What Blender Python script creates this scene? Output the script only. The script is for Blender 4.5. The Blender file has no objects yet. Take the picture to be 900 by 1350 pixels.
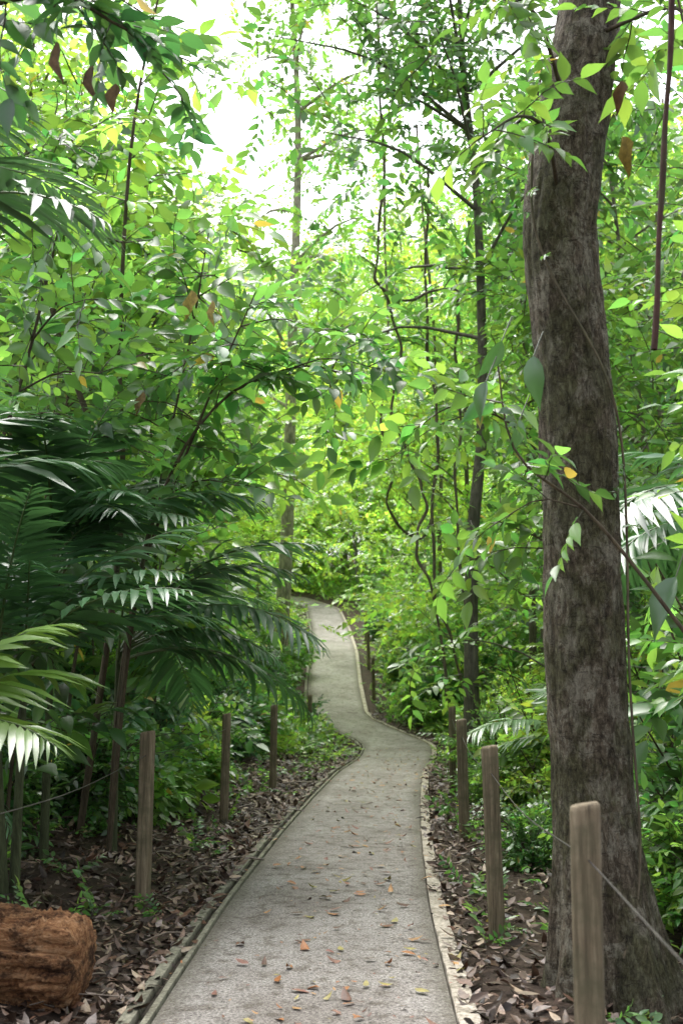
import bpy, math, random
import numpy as np
from mathutils import noise, Vector
rng=np.random.default_rng(7); random.seed(7)
sc=bpy.context.scene
def A(*a): return np.array(a,dtype=float)
def nrm(v): return v/np.maximum(np.linalg.norm(v,axis=-1,keepdims=True),1e-9)
# ------------------------------------------------------------ terrain
PY=[-300,-6,0,5.08,7.59,10.98,14.4,18,21.1,23.2,27,31,36,43,50,56,64,300]
PX=[-.4,-.35,-.25,-.16,-.09,.09,.32,.6,.98,1.15,-.1,-.2,-.22,-.4,-.8,-2.6,-8,-8]
HY=[-300,22,27,31,36,43,52,70,100,300]
HZ=[0,0,.55,1.33,2.25,3.26,4.8,7.5,12,30]
def xc(y):
    y=np.asarray(y,float); return sum(np.interp(y+o,PY,PX) for o in (-.6,-.3,0,.3,.6))/5
def hp(y):
    y=np.asarray(y,float); return sum(np.interp(y+o,HY,HZ) for o in (-1.5,-.75,0,.75,1.5))/5
def pd(x,y):
    s=(xc(np.asarray(y)+.2)-xc(np.asarray(y)-.2))/.4
    return (x-xc(y))/np.sqrt(1+s*s)
def gh(x,y):
    x=np.asarray(x,float);y=np.asarray(y,float)
    d=pd(x,y); l=np.maximum(0,-d-1.0); r=np.maximum(0,d-1.1)
    h=hp(y)+.13*np.minimum(l,12)+.05*np.maximum(0,l-12)-.05*np.minimum(r,5)+.13*np.clip(r-5,0,30)
    n=.035*np.sin(x*2.1+y*1.3)+.03*np.sin(x*4.3-y*2.9+1)+.02*np.sin(x*7.7+y*6.1)+.06*np.sin(x*.7+y*.5)
    n=n*np.clip((np.abs(d)-.8)/1.0,0,1)
    u=-.07*np.clip((.86-np.abs(d))/.12,0,1)
    return h+n+u
# ------------------------------------------------------------ materials
def mat(name):
    m=bpy.data.materials.new(name); m.use_nodes=True; n=m.node_tree.nodes; n.clear()
    return m,n,m.node_tree.links
def N(n,t,**k):
    x=n.new(t)
    for a,b in k.items(): setattr(x,a,b)
    return x
def ramp(n,stops):
    r=n.new('ShaderNodeValToRGB'); e=r.color_ramp.elements
    while len(e)<len(stops): e.new(.5)
    for i,(p,c) in enumerate(stops):
        e[i].position=p; e[i].color=(*c,1) if len(c)==3 else c
    return r
def mixc(n,l,f,a,b,bt='MIX'):
    m=n.new('ShaderNodeMix'); m.data_type='RGBA'; m.blend_type=bt
    for s,v in ((0,f),(6,a),(7,b)):
        if hasattr(v,'is_output') : l.new(v,m.inputs[s])
        elif s==0: m.inputs[0].default_value=v
        else: m.inputs[s].default_value=(*v,1)
    return m.outputs[2]
def noise_n(n,l,vec,scale,detail=6,rough=.6,dist=0):
    t=n.new('ShaderNodeTexNoise'); t.inputs['Scale'].default_value=scale; t.inputs['Detail'].default_value=detail
    t.inputs['Roughness'].default_value=rough; t.inputs['Distortion'].default_value=dist
    l.new(vec,t.inputs['Vector']); return t.outputs['Fac']
def mapping(n,l,sc_):
    tc=n.new('ShaderNodeTexCoord'); m=n.new('ShaderNodeMapping'); m.inputs['Scale'].default_value=sc_
    l.new(tc.outputs['Object'],m.inputs['Vector']); return m.outputs['Vector']
def finish(n,l,col,rough,bumpsrc=None,bs=.5,bd=.01,spec=.3):
    p=n.new('ShaderNodeBsdfPrincipled'); o=n.new('ShaderNodeOutputMaterial')
    if hasattr(col,'is_output'): l.new(col,p.inputs['Base Color'])
    else: p.inputs['Base Color'].default_value=(*col,1)
    p.inputs['Roughness'].default_value=rough
    p.inputs['Specular IOR Level'].default_value=spec
    if bumpsrc is not None:
        b=n.new('ShaderNodeBump'); b.inputs['Strength'].default_value=bs; b.inputs['Distance'].default_value=bd
        l.new(bumpsrc,b.inputs['Height']); l.new(b.outputs[0],p.inputs['Normal'])
    l.new(p.outputs[0],o.inputs[0]); return p
def leaf_mat(name,rough=.35,trans=.5,boost=(2.05,1.95,1.25),gl=.06):
    m,n,l=mat(name)
    at=N(n,'ShaderNodeAttribute',attribute_name='Col'); c=at.outputs['Color']
    p=n.new('ShaderNodeBsdfDiffuse'); l.new(c,p.inputs['Color'])
    t=n.new('ShaderNodeBsdfTranslucent'); c2=mixc(n,l,1.0,c,boost,'MULTIPLY'); l.new(c2,t.inputs['Color'])
    mx=n.new('ShaderNodeMixShader'); mx.inputs[0].default_value=trans
    l.new(p.outputs[0],mx.inputs[1]); l.new(t.outputs[0],mx.inputs[2])
    g=n.new('ShaderNodeBsdfGlossy'); g.inputs['Roughness'].default_value=rough
    lw=n.new('ShaderNodeLayerWeight'); lw.inputs['Blend'].default_value=.25
    ma=N(n,'ShaderNodeMath',operation='MULTIPLY_ADD'); l.new(lw.outputs['Facing'],ma.inputs[0]); ma.inputs[1].default_value=.2; ma.inputs[2].default_value=gl
    m2=n.new('ShaderNodeMixShader'); l.new(ma.outputs[0],m2.inputs[0]); l.new(mx.outputs[0],m2.inputs[1]); l.new(g.outputs[0],m2.inputs[2])
    o=n.new('ShaderNodeOutputMaterial'); l.new(m2.outputs[0],o.inputs[0]); return m
M_leaf=leaf_mat('leaf')
M_palm=leaf_mat('palm_leaf',.3,.33,gl=.09)
def bark_mat(name):
    m,n,l=mat(name)
    at=N(n,'ShaderNodeAttribute',attribute_name='Col')
    v=mapping(n,l,(1,1,.25)); a=noise_n(n,l,v,22,5,.7,.4); v2=mapping(n,l,(1,1,.7)); b=noise_n(n,l,v2,3.5,3,.65)
    r=ramp(n,[(.3,(.35,.33,.3)),(.55,(1,1,1)),(.75,(1.7,1.65,1.5))]); l.new(a,r.inputs[0])
    c=mixc(n,l,1.0,at.outputs['Color'],r.outputs[0],'MULTIPLY')
    f=ramp(n,[(.5,(0,0,0)),(.68,(.6,.6,.6))]); l.new(b,f.inputs[0])
    c=mixc(n,l,f.outputs[0],c,(.06,.075,.035))
    finish(n,l,c,.85,a,.8,.02); return m
M_bark=bark_mat('bark')
def bigbark():
    m,n,l=mat('rough_mottled_bark')
    v=mapping(n,l,(1,1,.4)); a=noise_n(n,l,v,36,9,.85,.5)
    v2=mapping(n,l,(1,1,.7)); b=noise_n(n,l,v2,9,9,.8,.6); c3=noise_n(n,l,v2,3,6,.7)
    v4=mapping(n,l,(1,1,3)); hb=noise_n(n,l,v4,11,6,.8,1.0)
    r=ramp(n,[(.38,(.02,.015,.01)),(.46,(.09,.07,.047)),(.54,(.18,.145,.1)),(.63,(.34,.295,.22))]); l.new(a,r.inputs[0])
    f=ramp(n,[(.5,(0,0,0)),(.53,(.85,.85,.85))]); l.new(b,f.inputs[0])
    r2=ramp(n,[(.4,(.11,.095,.068)),(.49,(.27,.245,.185)),(.6,(.46,.43,.34))]); l.new(a,r2.inputs[0])
    c=mixc(n,l,f.outputs[0],r.outputs[0],r2.outputs[0])
    f2=ramp(n,[(.46,(0,0,0)),(.55,(.75,.75,.75))]); l.new(c3,f2.inputs[0])
    c=mixc(n,l,f2.outputs[0],c,mixc(n,l,1.0,r.outputs[0],(.55,.68,.4),'MULTIPLY'))
    f3=ramp(n,[(.57,(0,0,0)),(.61,(.75,.75,.75))]); l.new(hb,f3.inputs[0])
    c=mixc(n,l,f3.outputs[0],c,(.032,.023,.016))
    ad=N(n,'ShaderNodeMath',operation='ADD'); l.new(a,ad.inputs[0]); l.new(b,ad.inputs[1])
    finish(n,l,c,.9,ad.outputs[0],1.0,.045); return m
M_big=bigbark()
def ground_mat():
    m,n,l=mat('forest_floor'); v=mapping(n,l,(1,1,1))
    a=noise_n(n,l,v,9,8,.75,.5); b=noise_n(n,l,v,1.2,4)
    r=ramp(n,[(.3,(.022,.015,.01)),(.5,(.055,.036,.025)),(.7,(.11,.075,.052))]); l.new(a,r.inputs[0])
    f=ramp(n,[(.55,(0,0,0)),(.7,(.4,.4,.4))]); l.new(b,f.inputs[0])
    c=mixc(n,l,f.outputs[0],r.outputs[0],(.035,.05,.02))
    finish(n,l,c,.9,a,1,.05); return m
M_ground=ground_mat()
def path_mat():
    m,n,l=mat('exposed_aggregate_concrete'); v=mapping(n,l,(1,1,1))
    big=noise_n(n,l,v,1.1,5,.6,.3); med=noise_n(n,l,v,9,6,.7); fine=noise_n(n,l,v,70,4,.9)
    vo=n.new('ShaderNodeTexVoronoi'); vo.inputs['Scale'].default_value=48; l.new(v,vo.inputs['Vector'])
    r=ramp(n,[(.37,(.08,.073,.068)),(.46,(.25,.235,.222)),(.56,(.38,.36,.34)),(.68,(.66,.63,.6))]); l.new(fine,r.inputs[0])
    g=ramp(n,[(.0,(.48,.47,.46)),(.42,(1.13,1.12,1.11))]); l.new(vo.outputs['Distance'],g.inputs[0])
    c=mixc(n,l,1.0,r.outputs[0],g.outputs[0],'MULTIPLY')
    s=ramp(n,[(.34,(.72,.69,.66)),(.6,(1.08,1.07,1.06))]); l.new(big,s.inputs[0]); c=mixc(n,l,1.0,c,s.outputs[0],'MULTIPLY')
    s2=ramp(n,[(.38,(.48,.45,.4)),(.5,(1,1,1))]); l.new(med,s2.inputs[0]); c=mixc(n,l,.8,c,s2.outputs[0],'MULTIPLY')
    at=N(n,'ShaderNodeAttribute',attribute_name='Col')
    ma=N(n,'ShaderNodeMath',operation='MULTIPLY'); l.new(at.outputs['Fac'],ma.inputs[0]); l.new(med,ma.inputs[1])
    e=ramp(n,[(.2,(0,0,0)),(.55,(.75,.75,.75))]); l.new(ma.outputs[0],e.inputs[0])
    c=mixc(n,l,e.outputs[0],c,(.11,.1,.065))
    finish(n,l,c,.85,fine,.9,.012); return m
M_path=path_mat()
def kerb_mat():
    m,n,l=mat('kerb_concrete'); v=mapping(n,l,(1,1,1))
    a=noise_n(n,l,v,6,8,.75,.4); b=noise_n(n,l,v,50,4,.7)
    at=N(n,'ShaderNodeAttribute',attribute_name='Col')
    r=ramp(n,[(.36,(.36,.34,.28)),(.5,(.86,.84,.8)),(.7,(1.12,1.1,1.07))]); l.new(a,r.inputs[0])
    c=mixc(n,l,1.0,at.outputs['Color'],r.outputs[0],'MULTIPLY')
    r2=ramp(n,[(.38,(.55,.55,.53)),(.6,(1.1,1.1,1.1))]); l.new(b,r2.inputs[0]); c=mixc(n,l,1.0,c,r2.outputs[0],'MULTIPLY')
    finish(n,l,c,.85,a,.8,.01); return m
M_kerb=kerb_mat()
def post_mat():
    m,n,l=mat('weathered_timber'); v=mapping(n,l,(1,1,.06)); v2=mapping(n,l,(1,1,1))
    a=noise_n(n,l,v,55,8,.7,.3); b=noise_n(n,l,v2,6,5,.6)
    r=ramp(n,[(.32,(.045,.034,.022)),(.5,(.16,.125,.08)),(.7,(.28,.23,.155))]); l.new(a,r.inputs[0])
    f=ramp(n,[(.46,(0,0,0)),(.62,(.75,.75,.75))]); l.new(b,f.inputs[0])
    c=mixc(n,l,f.outputs[0],r.outputs[0],(.085,.08,.045))
    finish(n,l,c,.8,a,.7,.008); return m
M_post=post_mat()
def col_mat(name,rough,scale=20,metal=0,spec=.3):
    m,n,l=mat(name); at=N(n,'ShaderNodeAttribute',attribute_name='Col'); tc=n.new('ShaderNodeTexCoord')
    a=noise_n(n,l,tc.outputs['Object'],scale,3,.7); r=ramp(n,[(.3,(.55,.55,.55)),(.7,(1.35,1.3,1.25))]); l.new(a,r.inputs[0])
    c=mixc(n,l,1.0,at.outputs['Color'],r.outputs[0],'MULTIPLY'); p=finish(n,l,c,rough,a,.4,.01,spec); p.inputs['Metallic'].default_value=metal
    return m
M_litter=col_mat('dead_leaf',.5,30,0,.45)
M_wire=col_mat('steel_cable',.5,30,.6)
def log_mat():
    m,n,l=mat('rotten_wood'); v=mapping(n,l,(.15,1,1)); v2=mapping(n,l,(.6,1,1))
    a=noise_n(n,l,v,26,9,.8,1.4); b=noise_n(n,l,v2,9,6,.75)
    r=ramp(n,[(.36,(.05,.02,.01)),(.44,(.24,.105,.045)),(.54,(.46,.24,.11)),(.66,(.66,.44,.26))]); l.new(a,r.inputs[0])
    f=ramp(n,[(.4,(.22,.19,.17)),(.52,(1.15,1.12,1.1))]); l.new(b,f.inputs[0]); c=mixc(n,l,1.0,r.outputs[0],f.outputs[0],'MULTIPLY')
    ad=N(n,'ShaderNodeMath',operation='ADD'); l.new(a,ad.inputs[0]); l.new(b,ad.inputs[1])
    finish(n,l,c,.9,ad.outputs[0],1,.06); return m
M_log=log_mat()
# ------------------------------------------------------------ mesh builder
class B:
    def __init__(s): s.V=[];s.F=[];s.C=[];s.M=[];s.n=0
    def add(s,v,f,c,m=0):
        v=np.asarray(v,float).reshape(-1,3); f=np.asarray(f,int).reshape(-1,3)
        c=np.asarray(c,float)
        if c.ndim==1: c=np.broadcast_to(c,(len(v),3))
        s.V.append(v);s.F.append(f+s.n);s.C.append(c);s.M.append(np.full(len(f),m,int)); s.n+=len(v)
    def obj(s,name,mats,loc=(0,0,0),smooth=True):
        V=np.concatenate(s.V)-np.array(loc,float);F=np.concatenate(s.F);C=np.clip(np.concatenate(s.C),0,1);Mi=np.concatenate(s.M)
        me=bpy.data.meshes.new(name); me.vertices.add(len(V)); me.vertices.foreach_set('co',V.astype(np.float32).ravel())
        me.loops.add(len(F)*3); me.loops.foreach_set('vertex_index',F.astype(np.int32).ravel())
        me.polygons.add(len(F)); me.polygons.foreach_set('loop_start',(np.arange(len(F))*3).astype(np.int32))
        me.polygons.foreach_set('loop_total',np.full(len(F),3,np.int32))
        me.polygons.foreach_set('material_index',Mi.astype(np.int32)); me.polygons.foreach_set('use_smooth',np.full(len(F),smooth))
        ca=me.color_attributes.new('Col','FLOAT_COLOR','POINT'); ca.data.foreach_set('color',np.concatenate([C,np.ones((len(C),1))],1).astype(np.float32).ravel())
        for m in mats: me.materials.append(m)
        me.update(calc_edges=True)
        o=bpy.data.objects.new(name,me); o.location=loc; sc.collection.objects.link(o); return o
def curve(pts,n):
    P=np.asarray(pts,float); k=len(P)
    if k==2: return P[0]+(P[1]-P[0])*np.linspace(0,1,n)[:,None]
    Q=np.vstack([2*P[0]-P[1],P,2*P[-1]-P[-2]]); t=np.linspace(0,k-1-1e-6,n); i=t.astype(int); u=(t-i)[:,None]
    a,b,c,d=Q[i],Q[i+1],Q[i+2],Q[i+3]
    return .5*((2*b)+(c-a)*u+(2*a-5*b+4*c-d)*u*u+(3*b-a-3*c+d)*u**3)
def tube(b,pts,rad,sides=6,col=(.1,.07,.05),m=1,disp=None,cap=False):
    P=np.asarray(pts,float); n=len(P); rad=np.broadcast_to(np.asarray(rad,float),(n,))
    T=nrm(np.gradient(P,axis=0)); u=A(1,0,0) if abs(T[0,0])<.8 else A(0,1,0)
    U=np.zeros((n,3)); 
    for i in range(n):
        u=u-T[i]*np.dot(u,T[i]); u=u/np.linalg.norm(u); U[i]=u
    W=np.cross(T,U); a=np.linspace(0,2*np.pi,sides,endpoint=False)
    R=rad[:,None]*np.ones((n,sides))
    if disp is not None: R=R*disp(P,a)
    V=P[:,None,:]+R[...,None]*(np.cos(a)[None,:,None]*U[:,None,:]+np.sin(a)[None,:,None]*W[:,None,:])
    i=np.arange(n-1)[:,None]*sides; j=np.arange(sides)[None,:]; j2=(j+1)%sides
    q=np.stack([i+j,i+j2,i+sides+j2,i+sides+j],-1).reshape(-1,4)
    F=np.concatenate([q[:,[0,1,2]],q[:,[0,2,3]]]); V=V.reshape(-1,3)
    if cap:
        V=np.vstack([V,P[-1],P[0]]); e=(n-1)*sides; k=n*sides
        jj=np.arange(sides); F=np.vstack([F,np.stack([e+jj,e+(jj+1)%sides,np.full(sides,k)],1),np.stack([(jj+1)%sides,jj,np.full(sides,k+1)],1)])
    b.add(V,F,col,m)
# ------------------------------------------------------------ leaves
def leaf_strip(xs,ws,droop,fold):
    v=[(0,0,0)]
    for x,w in zip(xs,ws): z=-droop*x*x; v+=[(x,w,z+fold*w),(x,0,z),(x,-w,z+fold*w)]
    v.append((1,0,-droop)); k=len(xs); f=[(0,2,1),(0,3,2)]
    for i in range(k-1):
        a=1+3*i;c=a+3; f+=[(a,a+1,c+1),(a,c+1,c),(a+1,a+2,c+2),(a+1,c+2,c+1)]
    a=1+3*(k-1); t=len(v)-1; f+=[(a,a+1,t),(a+1,a+2,t)]
    return np.array(v,float),np.array(f)
LHI=leaf_strip([.1,.27,.5,.72,.88],[.12,.215,.23,.13,.04],.22,.35)
LMID=leaf_strip([.3,.66],[.22,.17],.2,.35)
LSIM=(A([0,0,0],[.3,.21,.06],[.3,-.21,.06],[.68,.16,-.04],[.68,-.16,-.04],[1,0,-.18]),np.array([(0,2,1),(1,2,4),(1,4,3),(3,4,5)]))
LLOW=(A([0,0,0],[.42,.24,.03],[.42,-.24,.03],[1,0,-.12]),np.array([(0,2,3),(0,3,1)]))
LNAR=leaf_strip([.25,.62],[.06,.055],.3,.3)
def place(tv,X,U):
    X=nrm(X); Z=nrm(U-(U*X).sum(-1,keepdims=True)*X); Y=np.cross(Z,X)
    return X,Y,Z
def spray(leaf,n,ll,twig=True,seed=0,spread=.9,wid=1.0,droop=.35):
    r=np.random.default_rng(seed); lv,lf=leaf; V=[];F=[];L=[];k=0
    t=np.linspace(.15,1,n); tw=np.stack([t,.08*np.sin(t*5+seed),-.22*t*t],1)
    for i in range(n):
        side=1 if i%2 else -1; last=i==n-1
        d=A(.55 if not last else 1, side*(spread if not last else .1)*r.uniform(.6,1.2), r.uniform(-droop-.25,.15))
        u=A(r.normal(0,.3),r.normal(0,.3),1.)
        X,Y,Z=place(lv,d[None],u[None]); s=ll*r.uniform(.65,1.2)
        v=tw[i]+s*(lv[:,:1]*X+lv[:,1:2]*wid*Y+lv[:,2:]*Z)
        V.append(v);F.append(lf+k);L.append(np.full(len(v),i));k+=len(v)
    if twig:
        b=B(); tt=np.linspace(0,1,5); tube(b,np.stack([tt,.08*np.sin(tt*5+seed)*tt,-.22*tt*tt],1),np.linspace(.012,.004,5),3)
        V.append(b.V[0]);F.append(b.F[0]+k);L.append(np.full(len(b.V[0]),n))
    return np.concatenate(V),np.concatenate(F),np.concatenate(L),n
NEAR=[spray(LHI,9,.38,seed=i,wid=1.0) for i in range(6)]
BROAD=[spray(LHI,6,.62,seed=90+i,wid=.95,droop=.7) for i in range(5)]
NEARS=[spray(LMID,12,.24,seed=20+i) for i in range(5)]
FINE=[spray(LSIM,16,.17,seed=30+i,wid=1.15) for i in range(5)]
MID=[spray(LSIM,12,.25,seed=40+i) for i in range(6)]
MIDB=[spray(LMID,8,.36,seed=60+i,wid=1.1) for i in range(5)]
FAR=[spray(LLOW,17,.2,twig=False,seed=80+i,wid=1.2) for i in range(6)]
def inst(b,tpls,pos,dirs,scale,col,var=.3,m=0,yellow=.006,upj=.4):
    pos=np.asarray(pos,float);dirs=np.asarray(dirs,float);n=len(pos)
    if n==0: return
    scale=np.broadcast_to(np.asarray(scale,float),(n,)); col=np.broadcast_to(np.asarray(col,float),(n,3))
    ch=rng.integers(0,len(tpls),n)
    for k,(tv,tf,lid,nl) in enumerate(tpls):
        s=np.where(ch==k)[0]; c=len(s)
        if c==0: continue
        up=A(0,0,1)+rng.normal(0,upj,(c,3)); X,Y,Z=place(None,dirs[s],up)
        R=np.stack([X,Y,Z],2); V=np.einsum('nij,vj->nvi',R,tv)*scale[s][:,None,None]+pos[s][:,None,:]
        br=np.exp(rng.normal(0,var,(c,nl,1))); L=col[s][:,None,:]*br
        L=L*(1+rng.normal(0,.16,(c,nl,1))*A(1,.1,-.4))
        y=rng.random((c,nl,1))<yellow; L=np.where(y,A(.38,.29,.07),L)
        L=np.concatenate([L,np.broadcast_to(A(.06,.045,.025),(c,1,3))],1)
        F=(tf[None]+(np.arange(c)*len(tv))[:,None,None]).reshape(-1,3)
        b.add(V.reshape(-1,3),F,L[:,lid].reshape(-1,3),m)
DEEP=A(.036,.1,.032);MIDG=A(.078,.185,.045);LIME=A(.26,.42,.08);FRESH=A(.145,.29,.06);BLUE=A(.07,.165,.08)
def rdir(n,up=0.0,flat=1.0):
    v=rng.normal(0,1,(n,3)); v[:,2]*=flat; v[:,2]+=up; return nrm(v)
def clump(b,c,r,n,tpls,s,col,up=.15):
    d=rdir(n,up,.6); p=np.asarray(c)+d*r*rng.random((n,1))**.6
    cc=col*np.exp(rng.normal(0,.15,(n,1)))
    inst(b,tpls,p,d+rng.normal(0,.3,(n,3)),s*rng.uniform(.7,1.25,n),cc)
def tree(name,x,y,H,r,tpls,s,col,c0=.3,limbs=14,L=2.2,k=3,per=9,lean=(0,0),barkc=(.12,.095,.07),pts=None,b=None,sides=8,cr=.7):
    own=b is None
    if own: b=B()
    z=float(gh(x,y))
    if pts is None:
        pts=[(x,y,z-.2)]; 
        for t in (.33,.66,1): pts.append((x+lean[0]*t+random.uniform(-.35,.35)*t,y+lean[1]*t+random.uniform(-.2,.2)*t,z+H*t))
    P=curve(pts,18); tt=np.linspace(0,1,18); tube(b,P,r*(1-.75*tt)+.6*r*np.exp(-tt*25),sides,barkc,1)
    for i in range(limbs):
        t=c0+(1-c0)*(i+random.random())/limbs; j=min(17,int(t*17)); a=random.uniform(0,6.28); f=math.sin(math.pi*min(1,.25+.75*(t-c0)/(1-c0)))*.75+.3
        l=L*f*random.uniform(.7,1.2); p0=P[j]; e=p0+A(math.cos(a)*l,math.sin(a)*l,l*random.uniform(.05,.6)); mpt=(p0+e)/2+A(0,0,.12*l)
        Q=curve([p0,mpt,e],7); tube(b,Q,np.linspace(r*.3,r*.06,7),4,barkc,1)
        for q in range(k):
            u=(q+1)/k; c=Q[min(6,int(round(u*6)))]+rng.normal(0,.15*l,3); clump(b,c,cr*s*1.2,per,tpls,s,col)
    if own: return b.obj(name,[M_leaf,M_bark],(x,y,z))
def shrub(name,x,y,H,R,tpls,s,col,stems=6,per=7,b=None):
    own=b is None
    if own: b=B()
    z=float(gh(x,y))
    for i in range(stems):
        a=random.uniform(0,6.28); rr=R*random.uniform(.2,1); h=H*random.uniform(.55,1.05)
        p=[(x,y,z-.05),(x+.35*rr*math.cos(a),y+.35*rr*math.sin(a),z+h*.55),(x+rr*math.cos(a),y+rr*math.sin(a),z+h)]
        P=curve(p,9); tube(b,P,np.linspace(.012,.004,9)*(1+H*.2),4,(.07,.055,.035),1)
        n=per*3; ti=rng.uniform(.2,1,n); idx=(ti*8).astype(int)
        d=rdir(n,.1,.6)+.3*nrm(np.gradient(P,axis=0))[idx]; 
        inst(b,tpls,P[idx]+rng.normal(0,.06*R,(n,3)),d,s*rng.uniform(.7,1.25,n),col*np.exp(rng.normal(0,.2,(n,1))))
    if own: return b.obj(name,[M_leaf,M_bark],(x,y,z))
def frond(b,p0,az,el,L,col,npair=26,droop=1.0,lw=.28,sp=1.0):
    n=npair; t=np.linspace(0,1,12); h=A(math.cos(az),math.sin(az),0)
    an=el-droop*1.3*t; st=L/11
    P=np.array([p0],dtype=float).reshape(1,3)
    for i in range(11): P=np.vstack([P,P[-1]+st*(h*math.cos(an[i])+A(0,0,math.sin(an[i])))])
    tube(b,P,np.linspace(.013,.003,12)*(L/1.6),4,(.09,.14,.04),0)
    ts=np.linspace(.2,.99,n); ix=ts*11; i0=np.minimum(ix.astype(int),10); u=(ix-i0)[:,None]
    C=P[i0]*(1-u)+P[i0+1]*u; T=nrm(P[i0+1]-P[i0]); S=nrm(np.cross(T,A(0,0,1)+0*T)); UP=np.cross(S,T)
    lv,lf=LNAR
    for sd in (1,-1):
        w=np.sin(np.pi*np.clip(.22+.75*(ts-.2)/.8,0,1))**.7; ln=(L*lw*w*rng.uniform(.85,1.1,n))[:,None,None]
        fw=.45+.9*ts**2
        D=S*sd*sp+T*fw[:,None]+UP*rng.normal(.12,.12,(n,1))+A(0,0,-.15)+rng.normal(0,.05,(n,3))
        X,Y,Z=place(None,D,UP+rng.normal(0,.15,(n,3)))
        R=np.stack([X,Y,Z],2); V=np.einsum('nij,vj->nvi',R,lv*A(1,1.05,1))*ln+C[:,None,:]
        F=(lf[None]+(np.arange(n)*len(lv))[:,None,None]).reshape(-1,3)
        cc=np.repeat(col*np.exp(rng.normal(0,.18,(n,1))),len(lv),0); b.add(V.reshape(-1,3),F,cc,0)
def palm(name,x,y,h,nf,L,col,az=None,stem=.03,droop=1.0,el=(.3,1.3),lw=.28,npair=24,multi=1):
    b=B(); z=float(gh(x,y))
    for s in range(multi):
        ox,oy=(random.uniform(-.3,.3),random.uniform(-.3,.3)) if multi>1 else (0,0); hh=h*random.uniform(.75,1.1) if multi>1 else h
        P=curve([(x+ox*.3,y+oy*.3,z-.1),(x+ox*.7,y+oy*.7,z+hh*.5),(x+ox,y+oy,z+hh)],8); tube(b,P,np.linspace(stem*1.2,stem*.6,8),7,(.07,.085,.04),1)
        for i in range(nf):
            a=(random.uniform(*az) if az else 6.283*(i+random.random()*.6)/nf)
            frond(b,P[-1]-A(0,0,random.uniform(0,.15)),a,random.uniform(*el),L*random.uniform(.75,1.1),col*math.exp(random.gauss(0,.15)),npair,droop*random.uniform(.8,1.2),lw)
    return b.obj(name,[M_palm,M_bark],(x,y,z))
# ------------------------------------------------------------ ground
gx=np.sinh(np.linspace(-6.2,6.2,330))*.6; gx=np.sign(gx)*np.minimum(np.abs(gx),160); gx=np.unique(gx)
gy=12+np.sinh(np.linspace(-5.0,5.6,360))*1.3
GX,GY=np.meshgrid(gx,gy,indexing='ij'); GZ=gh(GX,GY); b=B(); nx,ny=GX.shape
i=np.arange(nx-1)[:,None]*ny+np.arange(ny-1)[None,:]; q=np.stack([i,i+ny,i+ny+1,i+1],-1).reshape(-1,4)
b.add(np.stack([GX,GY,GZ],-1).reshape(-1,3),np.concatenate([q[:,[0,1,2]],q[:,[0,2,3]]]),(.05,.04,.03)); b.obj('ground',[M_ground])
# path + kerbs
ys=np.arange(-8,60,.08); cx=xc(ys); sl=np.gradient(cx,ys); nx_=1/np.sqrt(1+sl*sl); ny_=-sl/np.sqrt(1+sl*sl); zz=hp(ys)
nz=np.array([noise.noise(Vector((y*4,0,0)))+.6*noise.noise(Vector((y*11,3,0))) for y in ys])
def ribbon(b,prof,cols,wob=0):
    k=len(prof); rows=[]
    for j,(o,dz) in enumerate(prof):
        w=wob*np.roll(nz,j*7)
        rows.append(np.stack([cx+(o+w)*nx_,ys+(o+w)*ny_,zz+dz+.3*w*(dz>0)],1))
    V=np.stack(rows,1); n=len(ys); i=np.arange(n-1)[:,None]*k+np.arange(k-1)[None,:]; q=np.stack([i,i+1,i+k+1,i+k],-1).reshape(-1,4)
    C=np.broadcast_to(np.array(cols,float)[None],(n,k,3)).reshape(-1,3)
    b.add(V.reshape(-1,3),np.concatenate([q[:,[0,1,2]],q[:,[0,2,3]]]),C)
os_=np.linspace(-.645,.645,27); b=B(); e=np.clip((np.abs(os_)-.42)/.22,0,1)*.95
ribbon(b,[(o,.004+.012*(1-(o/.64)**2)) for o in os_],[(v,v,v) for v in e]); foot=b.obj('concrete_footpath',[M_path])
b=B(); ribbon(b,[(.650,-.06),(.652,.022),(.658,.026),(.738,.026),(.745,.022),(.748,-.1)],[(.52,.47,.41)]*6,.006); b.obj('path_kerb',[M_kerb],smooth=False)
b=B(); ribbon(b,[(-.79,-.1),(-.787,.018),(-.78,.024),(-.725,.024),(-.718,-.012),(-.69,-.014),(-.685,.016),(-.655,.018),(-.65,-.06)],[(.28,.275,.22)]*4+[(.05,.04,.03)]*2+[(.28,.275,.22)]*3,.006); b.obj('path_kerb',[M_kerb],smooth=False)
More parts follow.
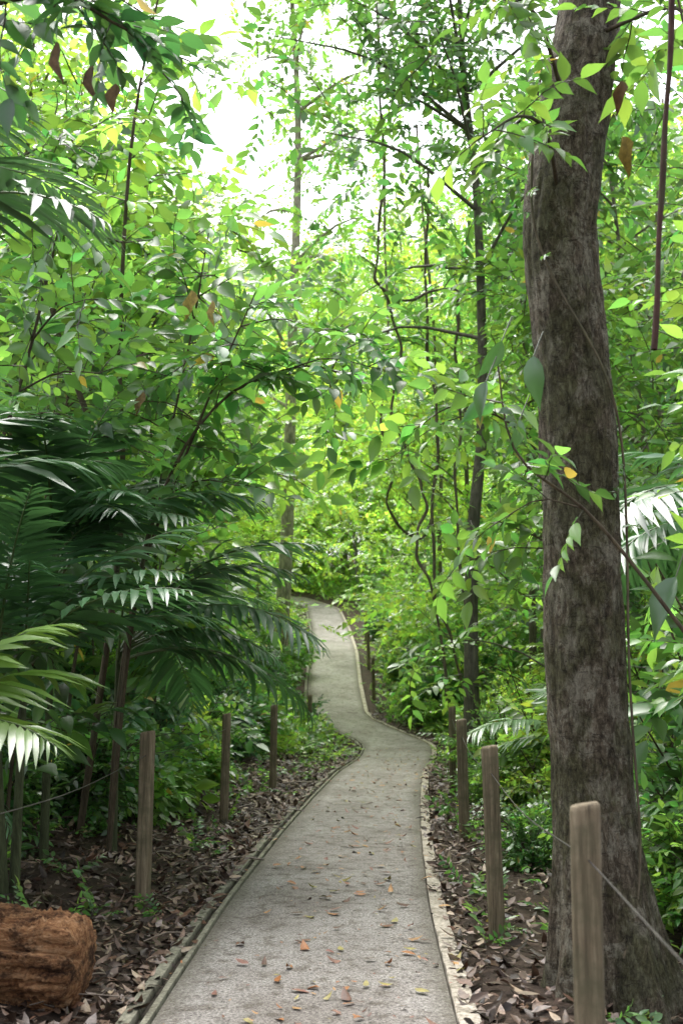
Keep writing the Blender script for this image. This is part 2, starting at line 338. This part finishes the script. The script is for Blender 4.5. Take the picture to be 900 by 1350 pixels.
# ------------------------------------------------------------ posts and cable
posts_l=[(-1.32,3.6),(-1.275,7.59),(-1.185,11.8),(-.88,14.9),(-.565,21.1)]
posts_r=[(.62,.4),(.70,3.4),(.88,6.72),(1.10,10.5),(1.376,14.4),(1.95,26.5),(.80,28.6),(.78,33),(.82,38)]
def post(x,y):
    b=B(); z=float(gh(x,y)); r=random.Random(int(x*999+y*77)); tx,ty=r.uniform(-.025,.025),r.uniform(-.02,.02); a0=r.uniform(-.25,.25)
    w=.043; hs=[-.3,0,.3,.6,.9,1.065,1.078,1.082]; ws=[1,1,1.01,.99,1,1,.93,.8]
    base=[(1,.55),(.9,.82),(.82,.9),(.55,1),(-.55,1),(-.82,.9),(-.9,.82),(-1,.55),(-1,-.55),(-.9,-.82),(-.82,-.9),(-.55,-1),(.55,-1),(.82,-.9),(.9,-.82),(1,-.55)]
    V=[];k=len(base)
    for h,s in zip(hs,ws):
        for (u,v) in base:
            jx=r.uniform(-.0015,.0015); U=u*math.cos(a0)-v*math.sin(a0);W=u*math.sin(a0)+v*math.cos(a0)
            V.append((x+U*w*s+tx*h+jx,y+W*w*s+ty*h,z+h+(.006*u if h>1 else 0)))
    F=[]
    for i in range(len(hs)-1):
        for j in range(k): a=i*k+j;c=i*k+(j+1)%k; F+=[(a,c,c+k),(a,c+k,a+k)]
    V.append((x+tx*1.08,y+ty*1.08,z+1.083)); t=(len(hs)-1)*k
    for j in range(k): F.append((t+j,t+(j+1)%k,len(V)-1))
    b.add(V,F,(.2,.15,.1)); o=b.obj('wooden_post',[M_post],(x,y,z)); 
    return A(x+tx*.93,y+ty*.93,z+.93)
for ps in (posts_l,posts_r):
    tops=[post(*p) for p in ps]; b=B()
    for p,q in zip(tops[:-1],tops[1:]):
        if np.linalg.norm(p-q)>9: continue
        m=(p+q)/2-A(0,0,.05); tube(b,curve([p,m,q],14),.0028,5,(.08,.075,.07),0)
    b.obj('fence_cable',[M_wire])
# ------------------------------------------------------------ log
b=B()
def ld(P,a):
    return np.array([[1+.2*noise.fractal(Vector((p[0]*2.2,2.5*math.cos(t),2.5*math.sin(t))),.7,2.1,5)+.15*noise.ridged_multi_fractal(Vector((p[0]*1.2,7*math.cos(t),7*math.sin(t))),.8,2.2,3,1,2)-.15 for t in a] for p in P])
LP=curve([(-2.6,5.5,.30),(-1.8,5.35,.25),(-1.12,5.22,.21)],120); rr=np.full(120,.185)*(1+.03*rng.normal(0,1,120)); rr[-5:]*=[.98,.94,.86,.72,.45]
tube(b,LP,rr,90,(.2,.1,.05),0,ld,cap=True); b.obj('rotten_log',[M_log],(-1.8,5.35,.1))
# ------------------------------------------------------------ big tree
b=B()
def bd(P,a):
    o=[]
    for p in P:
        z=p[2]; fl=max(0,1-z/.9)**2
        o.append([1+fl*(.45+.22*math.sin(5*t+1)+.12*math.sin(9*t))+.07*noise.fractal(Vector((2*math.cos(t),2*math.sin(t),z*1.6)),.7,2,5)+.06*noise.noise(Vector((9*math.cos(t),9*math.sin(t),z*4))) for t in a])
    return np.array(o)
bt=[(1.29,5.62,-.3),(1.24,5.6,.3),(1.205,5.6,1.07),(1.186,5.6,1.8),(1.186,5.6,2.55),(1.178,5.6,2.95),(1.145,5.6,3.35),(1.13,5.6,3.75),(1.18,5.6,4.17),(1.25,5.6,4.6),(1.32,5.62,5.02),(1.42,5.8,6.5),(1.3,6.2,8.5),(1.5,6.5,11),(1.6,6.6,13)]
BP=curve(bt,300); rr=np.interp(BP[:,2],[-.3,.5,1,2.9,3.8,4.4,5,7,13],[.215,.2,.19,.188,.182,.185,.16,.14,.05])
tube(b,BP,rr,88,(.1,.08,.06),1,bd)
br=[[(1.13,5.6,3.8),(1.0,5.2,4.05),(.82,4.9,4.0),(.62,4.7,3.8)],[(1.2,5.6,4.3),(.95,5.1,4.6),(.7,4.7,4.5)],[(1.3,5.6,4.8),(1.55,5.0,4.6),(1.6,4.6,4.2)]]
for p in br:
    P=curve(p,12); tube(b,P,np.linspace(.014,.004,12),5,(.08,.06,.04),2)
    n=11; ix=rng.integers(3,12,n); inst(b,NEAR,P[ix],rdir(n,-.1,.5),.34*rng.uniform(.7,1.2,n),FRESH*.85)
for i in range(9):
    j=int(np.interp(7.5+i*.6,BP[:,2],np.arange(300))); p0=BP[j]; a=random.uniform(0,6.28); l=random.uniform(1.2,2.4)
    Q=curve([p0,p0+A(math.cos(a)*l*.5,math.sin(a)*l*.5,.5),p0+A(math.cos(a)*l,math.sin(a)*l,.6)],8); tube(b,Q,np.linspace(.05,.012,8),6,(.1,.08,.06),2)
    for q in (4,7): clump(b,Q[q],.5,7,MID,.55,MIDG)
b.obj('large_rainforest_tree',[M_leaf,M_big,M_bark],(1.25,5.6,0))
# thin climbing vine on the trunk
b=B(); tz=np.linspace(.2,4.6,70); ja=np.interp(tz,BP[:,2],np.arange(300)).astype(int); ang=-1.9+1.5*np.sin(tz*.9)+.25*np.sin(tz*3.1); rd=rr[ja]*1.12+.012
VP=np.stack([BP[ja,0]+rd*np.cos(ang),BP[ja,1]+rd*np.sin(ang),tz],1); tube(b,VP,.0065,6,(.11,.09,.06),1)
ix=rng.integers(28,70,9); inst(b,NEARS,VP[ix],rdir(9,-.2,.6)+A(0,-1,0),.16,MIDG); b.obj('climbing_vine',[M_leaf,M_bark])
# ------------------------------------------------------------ mid trees with known trunks
tree('slender_tree',1.7,15,13,.10,MID,.75,MIDG,c0=.5,limbs=22,L=2.6,k=3,per=8,pts=[(1.68,15,-.2),(1.72,15,3),(1.9,15,5),(1.88,15,8),(1.72,15,10),(1.6,15,13.5)],barkc=(.12,.11,.085))
tree('pale_trunk_tree',-1.15,28,22,.2,FAR,1.0,FRESH,c0=.45,limbs=20,L=2.9,k=3,per=7,pts=[(-1.6,28,.3),(-1.35,28,5),(-1.25,28,10),(-1.15,28.4,16),(-1.5,29,22)],barkc=(.36,.32,.26))
def vine(name,lists,r,col=(.14,.115,.08),leaves=0,tp=MID,s=.3,lc=FRESH,wob=.02):
    b=B()
    for p in lists:
        P=curve(p,len(p)*8); P=P+wob*np.stack([np.sin(np.arange(len(P))*.9),np.cos(np.arange(len(P))*.8),0*P[:,0]],1)
        tube(b,P,r*(1+.15*np.sin(np.arange(len(P))*.7)),7,col,1)
        if leaves: ix=rng.integers(0,len(P),leaves); inst(b,tp,P[ix],rdir(leaves,-.1),s*rng.uniform(.6,1.2,leaves),lc)
    return b.obj(name,[M_leaf,M_bark])
vine('twisted_liana',[[(.5,16,12),(.62,16,9),(.5,16,7.4),(.6,16,7.1),(.95,16,6.9),(1.35,16,7.05),(1.7,16,7.0),(1.66,16,6.2),(1.72,16,5.2),(1.62,16,4),(1.75,16,2),(1.7,16,-.1)],
 [(.6,16,7.1),(.85,16,6.2),(.72,16,5.3),(1.0,16,4.5),(1.2,16,3.9),(1.05,16,3.3),(1.3,16,2.6),(1.7,16.4,1.5),(1.9,16.6,-.1)],
 [(1.3,16.2,9),(1.25,16.2,6.5),(1.4,16.2,5),(1.3,16.2,3.4),(1.5,16.3,1)]],.022,leaves=18)
vine('twisted_liana',[[(.9,24,14),(1.0,24,9),(.85,24,7),(1.1,24,6),(1.0,24,5),(1.7,24.2,4.4),(2.0,24.4,5.4),(2.1,24.5,8),(1.7,24.5,14)]],.03,leaves=20)
vine('hanging_aerial_root',[[(1.42,4.3,7),(1.32,4.1,5),(1.255,4,4.0),(1.19,4,3.3),(1.134,4,2.63)]],.011,(.07,.035,.028),wob=.002)
# ------------------------------------------------------------ saplings
def sapling(name,stems,tp,s,col,n,r=.014,t0=.45,up=-.1):
    b=B()
    for p in stems:
        P=curve(p,22); tube(b,P,np.linspace(r*1.4,r*.35,22),6,(.09,.07,.045),1)
        ix=(rng.uniform(t0,1,n)*21).astype(int); d=rdir(n,up,.5)+.3*nrm(np.gradient(P,axis=0))[ix]
        inst(b,tp,P[ix],d,s*rng.uniform(.7,1.25,n),col*np.exp(rng.normal(0,.2,(n,1))))
        for _ in range(n//4):
            k=int(random.uniform(t0,.95)*21); dd=nrm(rng.normal(0,1,3)*A(1,1,.4)+A(0,0,.3)); l=random.uniform(.4,.9)
            Q=curve([P[k],P[k]+dd*l*.5+A(0,0,.05),P[k]+dd*l-A(0,0,.05)],6); tube(b,Q,np.linspace(r*.5,r*.2,6),4,(.09,.07,.045),1)
            inst(b,tp,Q[[2,4,5,5]],dd+rng.normal(0,.5,(4,3)),s*.9,col)
    return b.obj(name,[M_leaf,M_bark],stems[0][0])
sapling('broadleaf_sapling',[[(-1.75,8.8,0),(-1.6,8.7,1.8),(-1.35,8.6,2.9),(-.9,8.6,3.6),(-.3,8.6,3.85),(.1,8.6,3.75)],
 [(-1.75,8.8,0),(-1.7,8.9,1.5),(-1.5,9,2.8),(-1.25,9,4.1),(-1.1,9,5.1)],[(-1.75,8.8,0),(-1.6,8.8,2),(-1.1,8.6,3.4),(-.65,8.4,4.4)]],NEAR,.52,MIDG*1.1,22)
sapling('broadleaf_sapling',[[(-2.1,9.3,0),(-1.8,9.2,2.6),(-1.85,9.2,4.2),(-1.75,9,6),(-1.5,9,7.6)],[(-1.8,9.2,2.9),(-2.3,9.0,4.2),(-2.6,9,5.4)]],NEAR,.52,FRESH,24,r=.022)
sapling('broadleaf_sapling',[[(-3.0,8.0,.2),(-2.6,7.8,2.2),(-2.2,7.7,3.6),(-1.9,7.5,4.8)]],NEAR,.46,MIDG,26,r=.018)
sapling('broadleaf_sapling',[[(-3.1,11,.2),(-2.9,11,2.6),(-2.6,10.8,4.6),(-2.3,10.6,6.4)],[(-2.9,11,2),(-2.2,11,4),(-1.7,10.9,5.4)]],NEAR,.52,FRESH,26,r=.02,t0=.3)
sapling('broadleaf_sapling',[[(-2.9,4.6,.2),(-2.5,4.5,2.5),(-1.7,4.3,3.9),(-1.2,4.2,4.15),(-.85,4.2,4.0)]],NEAR,.36,DEEP*1.2,22,r=.016,t0=.5)
sapling('broadleaf_sapling',[[(-2.3,8.0,.1),(-2.2,7.9,1.2),(-1.9,7.8,2.2)],[(-2.3,8,.1),(-2.6,8,1.4),(-2.7,7.9,2.4)]],BROAD,.42,MIDG*.8,9,r=.012,t0=.35)
sapling('broadleaf_sapling',[[(-2.4,12,.2),(-2.2,12,1.4),(-1.8,11.9,3.0)],[(-2.4,12,.2),(-2.6,12,1.8),(-2.6,11.9,3.8)]],BROAD,.5,FRESH*.8,14,r=.012,t0=.25)
sapling('broadleaf_sapling',[[(-2.5,10.3,.1),(-2.3,10.2,2),(-1.7,10.1,3.4),(-1.2,10,4.0)],[(-2.5,10.3,.1),(-2.7,10.2,2.2),(-2.6,10.2,4.4)]],BROAD,.42,MIDG,13,r=.014,t0=.4)
sapling('broadleaf_sapling',[[(-2.2,13.5,.1),(-2.1,13.4,2.2),(-1.6,13.3,4.2)],[(-2.2,13.5,.1),(-2.2,13.4,3),(-2.4,13.3,6)]],NEAR,.6,FRESH,18,r=.016,t0=.3)
sapling('broadleaf_sapling',[[(2.5,9.6,-.1),(2.2,9.6,2.2),(1.6,9.4,3.4),(1.0,9.3,3.7),(.6,9.3,3.5)],[(2.2,9.6,1.8),(1.8,9.5,2.5),(1.3,9.4,2.75)]],BROAD,.4,FRESH*.85,9,r=.012,t0=.5)
sapling('broadleaf_sapling',[[(2.3,5,-.1),(1.95,4.8,2.4),(1.6,4.7,3.9),(1.4,4.6,4.8)],[(2.3,5,-.1),(2.0,5,.9),(1.49,5,1.66),(1.1,4.95,2.15),(.78,5,2.45),(.7,5,2.9)]],NEAR,.34,MIDG,6,r=.010,t0=.6)
sapling('broadleaf_sapling',[[(2.6,6.6,-.1),(2.3,6.4,2.2),(1.95,6.2,4)],[(2.6,6.6,-.1),(2.2,6.5,1.3),(1.8,6.5,2.1)],[(2.6,6.6,-.1),(2.5,6.6,2.5),(2.2,6.5,4.6)]],NEAR,.42,FRESH,14,r=.012,t0=.3)
sapling('broadleaf_sapling',[[(2.5,7.6,-.1),(2.3,7.5,1.2),(2.0,7.4,2.2)],[(2.5,7.6,-.1),(2.7,7.6,1.5),(2.7,7.5,2.8)]],BROAD,.48,MIDG,10,r=.012,t0=.25)
b=B(); lv,lf=LHI
for (x,y,z,s,c) in [(-1.13,4.2,3.95,.17,(.2,.13,.07)),(-.98,4.2,3.85,.15,(.16,.11,.06)),(-.9,4.25,3.8,.12,(.22,.15,.08)),(1.2,4.6,3.75,.17,(.3,.24,.05)),(1.18,4.5,3.95,.13,(.16,.1,.04)),(-1.15,8.4,4.4,.24,(.5,.38,.12)),(-1.0,8.5,4.35,.22,(.5,.38,.14)),(-1.5,8.4,3.6,.2,(.25,.18,.08))]:
    X,Y,Z=place(None,A(random.uniform(-.4,.4),.1,-1)[None],A(random.uniform(-.8,.8),-1,.2)[None]); w=lv.copy(); w[:,1]*=random.uniform(.55,1); w[:,2]*=random.uniform(1,3); w[:,1]+=.06*np.sin(w[:,0]*9)
    b.add(A(x,y,z)+s*(w[:,:1]*X+w[:,1:2]*Y+w[:,2:]*Z),lf,c)
b.obj('withered_hanging_leaves',[M_litter])
b=B()
for (x,y,z,s) in [(.72,4.95,2.95,.2),(.86,4.95,2.88,.24),(.64,4.9,2.75,.18),(.80,5,2.6,.18),(1.62,4.9,3.2,.42),(1.6,4.7,3.0,.4),(1.75,4.9,2.7,.45),(1.55,4.6,3.5,.3),(1.5,5.1,1.9,.3),(1.6,5,1.75,.35)]:
    X,Y,Z=place(None,A(random.uniform(-.6,.3),random.uniform(-.3,.3),-1)[None],A(random.uniform(-.9,.9),-1,.5)[None])
    b.add(A(x,y,z)+s*(lv[:,:1]*X+lv[:,1:2]*.85*Y+lv[:,2:]*1.5*Z),lf,DEEP*1.1)
    tube(b,[A(x,y,z),A(x+.05,y+.02,z+.12)],.003,4,(.06,.08,.03),0)
b.obj('pleated_leaf_shrub',[M_palm])
# ------------------------------------------------------------ palms
PG=A(.052,.135,.055)
palm('understory_palm',-2.0,7.2,1.45,9,1.7,PG,lw=.26,multi=2,droop=.8,el=(.6,1.4))
palm('understory_palm',-1.75,9.0,1.6,11,1.8,PG,az=(-1.3,1.6),lw=.28,droop=1.1)
palm('understory_palm',-2.1,8.3,2.0,8,1.7,PG*.9,az=(-1.8,1.2),lw=.3,droop=.9,el=(.7,1.4))
palm('understory_palm',-2.2,5.9,.95,10,1.1,A(.16,.28,.06),lw=.42,npair=18,droop=1.0)
palm('understory_palm',-2.2,4.9,3.2,10,1.35,PG*.7,lw=.34,droop=1.2)
palm('understory_palm',-2.9,6.6,1.9,11,1.7,PG*.8,lw=.32,droop=1.1)
palm('understory_palm',2.3,11.2,.9,9,1.35,A(.13,.23,.11),lw=.3,droop=.9,el=(.2,1.1))
palm('understory_palm',3.1,8.4,2.7,10,1.9,PG,lw=.3,droop=1.2)
palm('understory_palm',2.9,6.9,.5,9,1.3,A(.09,.2,.06),lw=.32,droop=1.0)
palm('understory_palm',-3.4,10.5,2.2,10,2.0,PG,lw=.27)
palm('understory_palm',-2.6,12.5,1.0,9,1.7,PG*1.2,lw=.27)
palm('understory_palm',-3.1,8.0,.5,9,1.5,PG,lw=.26)
palm('understory_palm',4.3,12.5,3.2,10,2.2,PG*1.3,lw=.28)
# ------------------------------------------------------------ shrubs
def inview(x,y,m=3): return abs(x)<.33*y+m
random.seed(11); cnt=0
for _ in range(4000):
    y=random.uniform(8.5,42); x=random.uniform(-14,14)
    d=float(pd(x,y)); 
    if not inview(x,y,1.3): continue
    if d<0:
        lim=2.2 if y<22.5 else (1.25 if y<28 else 1.05)
        if y<9.5 and x>-3.3: continue
        if d>-lim: continue
        ed=-d-lim
    else:
        lim=1.5 if y<22 else 1.25
        if d<lim: continue
        ed=d-lim
    H=min(4.5,random.uniform(.7,1.2)+ed*random.uniform(.5,1.1)); H=min(H,.8+y*.13) if d>0 else H
    if ed<.8: H=min(H,1.1)
    R=.35+.3*H*.8
    if y>22 and ed<.6: R=.35; H=random.uniform(.5,1.1)
    col=random.choice([MIDG,FRESH,FRESH,LIME*.8,LIME*.8,DEEP*1.5,BLUE])
    if d>0 and 13<y<24: col=random.choice([LIME,FRESH,LIME*.8])
    tp=random.choice([NEARS,MIDB,FINE,MIDB]) if y<13 else random.choice([MID,FINE,MIDB])
    shrub('understory_shrub',x,y,H,R,tp,random.uniform(.36,.56),col,stems=6+int(H*1.2),per=5)
    cnt+=1
    if cnt>=260: break
for (x,y,H,c) in [(2.0,6.9,.8,FRESH),(2.4,7.6,1.2,MIDG),(2.0,8.6,.7,FRESH),(2.6,9.2,1.5,LIME*.8),(1.9,9.8,.7,FRESH),(3.3,7.2,1.6,MIDG),(2.2,12.8,1.0,LIME),(2.9,10.4,1.7,FRESH),(3.6,9.6,2.3,LIME*.8),(2.6,5.4,.8,MIDG),(1.75,11.8,.6,FRESH),(-2.5,10.8,1.0,MIDG),(-3.2,9.4,1.3,FRESH),(-2.3,13.6,1.1,BLUE),(-2.0,12.6,.6,FRESH),(-2.0,16.2,1.0,MIDG),(-2.9,7.0,.8,BLUE),(2.6,15.5,1.7,LIME),(3.4,16.5,2.2,LIME),(2.2,17.3,1.4,FRESH),(3.0,18.6,2.2,LIME),(3.9,14.5,2.2,LIME*.8),(-1.7,14,.45,FRESH),(-1.7,17.4,.6,BLUE),(-1.6,19.4,.9,MIDG),(-2.1,19,1.6,MIDG),(-1.9,12,.5,FRESH),(2.6,6.1,1.5,FRESH),(3.0,5.9,2.0,MIDG),(-1.35,25.2,1.3,MIDG),(-1.55,27,1.9,FRESH),(-1.45,29.5,1.6,MIDG),(-1.4,32,1.3,FRESH),(2.0,24.6,.7,FRESH),(1.5,30.5,1.0,LIME*.8),(1.5,33.5,1.2,FRESH),(1.95,7.8,.5,FRESH),(1.5,9.2,.4,MIDG),(1.7,13.2,.5,FRESH),(-2.2,9.9,.9,MIDG),(-2.0,11.2,.7,FRESH),(-2.5,8.6,.7,MIDG),(2.0,10.8,.9,LIME*.8),(1.9,13.9,.9,FRESH),(2.0,15.4,.9,LIME)]:
    shrub('understory_shrub',x,y,H,.55 if H>.8 else .35,FINE if y>9 and x>0 else (NEARS if y<10 else MIDB),.42 if H>.8 else .32,c,stems=8,per=6)
# ------------------------------------------------------------ mid trees
random.seed(5)
mids=[(-3.4,13.5,8,FRESH),(-4.8,16,11,LIME),(-3.0,18.5,9,FRESH),(-6.3,19,12,MIDG),(-3.6,22.5,11,LIME),(-5.6,25,14,LIME),(-3.4,27,10,LIME),(-8.5,24,14,FRESH),(-4.2,12,7,MIDG),
 (3.3,14,7,FRESH),(4.8,17,11,MIDG),(3.4,20.5,11,FRESH),(6.2,21,13,LIME),(3.0,25,11,LIME),(5.4,27,14,FRESH),(8.6,25,14,FRESH),(4.6,11.5,7,MIDG),(2.6,29.5,12,LIME),(-3.2,31.5,11,LIME),(2.3,34,9,LIME),(-2.7,36,8,LIME),(5.2,14,9,FRESH),(4.0,23,13,MIDG)]
for (x,y,H,c) in mids:
    tree('rainforest_tree',x,y,H,.035+.004*H,random.choice([MID,MIDB]) if y<20 else FAR,.72 if y<20 else .85,c,c0=.14,limbs=int(8+H*1.15),L=1.5+.08*H,k=3,per=8,lean=(random.uniform(-.6,.6),random.uniform(-.5,.5)),barkc=random.choice([(.16,.14,.1),(.22,.19,.15),(.14,.13,.09)]))
# ------------------------------------------------------------ distant forest (one mass)
b=B(); random.seed(9); far=0
for _ in range(1500):
    y=random.uniform(36,90); x=random.uniform(-38,38)
    if abs(x)>.32*y+2: continue
    d=float(pd(x,y))
    if y<60 and abs(d)<2.8: continue
    ax=x/y; H=random.uniform(11,22)
    if -.09<ax<.05:
        if y<57: 
            if abs(d)<5: H=random.uniform(4,8)
        else: H=min(H,.38*y-hp(y)-random.uniform(0,8))
    c=random.choice([LIME,LIME,LIME*1.15,FRESH*1.1,LIME*.85])  # paler yellow-green far leaves: distance haze is put into the leaf colour
    tree('t',x,y,H,.06+.005*H,FAR,1.25,c,c0=.05,limbs=int(12+H*.8),L=2.4+.06*H,k=2,per=8,b=b,sides=5,barkc=(.25,.23,.19))
    far+=1
    if far>=88: break
for (x,y,H) in [(-4,62,18),(0,64,19),(3.5,61,20),(-1.5,72,22),(-8,66,22),(7,68,22)]:
    tree('t',x,y,H,.15,FAR,1.4,LIME,c0=.03,limbs=30,L=3.2,k=3,per=8,b=b,sides=5,barkc=(.25,.23,.19))  # same pale lime on the backdrop trees, haze painted into the leaves
b.obj('distant_forest',[M_leaf,M_bark])
b=B(); n=12000; y=20+52*rng.random(n)**1.2; x=rng.uniform(-1,1,n)*(.26*y+2); d=pd(x,y); k=np.abs(d)>np.where(y>53,0,.84); x,y=x[k],y[k]; n=len(x)
cc=np.where(rng.random((n,1))<.5,LIME*.9,FRESH); s_=np.clip(.24+.38*(np.abs(pd(x,y))-.85),.2,1.0)*rng.uniform(.7,1.1,n); inst(b,FAR,np.stack([x,y,gh(x,y)+rng.uniform(0,.6,n)*s_],1),rdir(n,.7,.5),s_,cc)
b.obj('hillside_undergrowth',[M_leaf])
b=B(); n=4200; y=rng.uniform(5,30,n); x=rng.uniform(-7,7,n); d=pd(x,y)
k=(np.abs(d)>.92)&(((d>0)&(rng.random(n)<np.clip(.5+(d-1)*.7,0,1)))|((d<0)&(rng.random(n)<np.clip((-d-1.3)*.35+.35*(y>9.5)+.3*(y>22),0.1,.9)))); x,y=x[k],y[k]; n=len(x)
P=np.stack([x,y,gh(x,y)],1)
for rep in range(4): inst(b,NEARS if rep%2 else MIDB,P+rng.normal(0,.02,(n,3))*A(1,1,0),rdir(n,.8,.4),rng.uniform(.1,.28,n),np.where(rng.random((n,1))<.5,FRESH,MIDG))
b.obj('forest_floor_herbs',[M_leaf])
# ------------------------------------------------------------ leaf litter
LC=np.array([(.06,.038,.027),(.1,.062,.043),(.15,.095,.066),(.24,.17,.13),(.2,.16,.145),(.32,.25,.18),(.13,.068,.042),(.035,.024,.018)])
def litter(name,x,y,zoff,size,cols,tilt=.35):
    n=len(x); lv,lf=LMID; a=rng.uniform(0,6.28,n); D=np.stack([np.cos(a),np.sin(a),rng.normal(0,tilt,n)],1); U=A(0,0,1)+rng.normal(0,tilt,(n,3))
    X,Y,Z=place(None,D,U); R=np.stack([X,Y,Z],2); cu=rng.uniform(-2,1.6,n)[:,None]
    L=np.repeat(lv[None],n,0)*A(1,1,1); L[:,:,2]*=cu; L[:,:,1]*=rng.uniform(.7,1.3,n)[:,None]
    V=np.einsum('nij,nvj->nvi',R,L)*size[:,None,None]+np.stack([x,y,zoff],1)[:,None,:]
    F=(lf[None]+(np.arange(n)*len(lv))[:,None,None]).reshape(-1,3); b=B(); b.add(V.reshape(-1,3),F,np.repeat(cols,len(lv),0)); return b.obj(name,[M_litter])
n=38000; y=3.5+24*rng.random(n)**1.3; x=xc(y)+np.where(rng.random(n)<.72,-.75-5*rng.random(n)**1.4,.70+3.2*rng.random(n)**1.4)
litter('leaf_litter',x,y,np.maximum(gh(x,y),hp(y)*(np.abs(pd(x,y))<.86)-9*(np.abs(pd(x,y))>=.86))+rng.uniform(.003,.04,n),rng.uniform(.025,.11,n),LC[rng.integers(0,8,n)]*rng.uniform(.5,1.25,(n,1)))
n=900; y=4.5+18*rng.random(n)**1.1; o=np.clip(rng.normal(.1,.4,n),-.7,.7); x=xc(y)+o
pc=np.array([(.34,.14,.05),(.2,.09,.05),(.12,.06,.04),(.4,.22,.08),(.3,.26,.08),(.26,.12,.09)])
litter('fallen_leaves',x,y,hp(y)+.024+rng.uniform(0,.006,n),np.where(rng.random(n)<.6,rng.uniform(.015,.04,n),rng.uniform(.05,.1,n)),pc[rng.integers(0,6,n)],.12)
b=B()   # fallen twigs
for _ in range(170):
    y=random.uniform(4.5,16); s=random.choice([-1,-1,1]); x=float(xc(y))+s*random.uniform(.85,3); z=float(gh(x,y))+.035; a=random.uniform(0,3.14); l=random.uniform(.12,.55)
    tube(b,curve([(x,y,z),(x+.5*l*math.cos(a),y+.5*l*math.sin(a)+.03,z+.02),(x+l*math.cos(a),y+l*math.sin(a),z)],5),random.uniform(.003,.008),4,(.14,.11,.085),0)
b.obj('fallen_twigs',[M_litter])
# ------------------------------------------------------------ light
w=bpy.data.worlds.new('World'); sc.world=w; w.use_nodes=True; n=w.node_tree.nodes; l=w.node_tree.links; n.clear()
sk=N(n,'ShaderNodeTexSky',sky_type='NISHITA'); sk.sun_disc=False; sk.sun_elevation=math.radians(62); sk.sun_rotation=math.radians(-20); sk.air_density=1.0; sk.dust_density=4.0; sk.ozone_density=1
hs=n.new('ShaderNodeHueSaturation'); hs.inputs['Saturation'].default_value=.25; hs.inputs['Value'].default_value=3.1; l.new(sk.outputs[0],hs.inputs['Color'])
bg=n.new('ShaderNodeBackground'); bg.inputs['Strength'].default_value=.15; l.new(hs.outputs[0],bg.inputs['Color'])
o=n.new('ShaderNodeOutputWorld'); l.new(bg.outputs[0],o.inputs[0])
sd=bpy.data.lights.new('sun','SUN'); sd.energy=5; sd.angle=math.radians(60); sd.color=(1,.97,.93)
so=bpy.data.objects.new('sun',sd); so.rotation_euler=(math.radians(-28),0,math.radians(20)); sc.collection.objects.link(so)
cd=bpy.data.cameras.new('camera'); cd.sensor_fit='VERTICAL'; cd.sensor_height=36; cd.lens=40; cd.clip_end=1000; cd.clip_start=.05
cd.dof.use_dof=True; cd.dof.focus_distance=7.0; cd.dof.aperture_fstop=3.5
co=bpy.data.objects.new('camera',cd); co.location=(0,0,1.45); co.rotation_euler=(math.radians(98.3),0,0); sc.collection.objects.link(co); sc.camera=co
sc.view_settings.view_transform='Standard'; sc.view_settings.look='None'; sc.view_settings.exposure=0
print('tris',sum(len(o.data.polygons) for o in sc.objects if o.type=='MESH'))
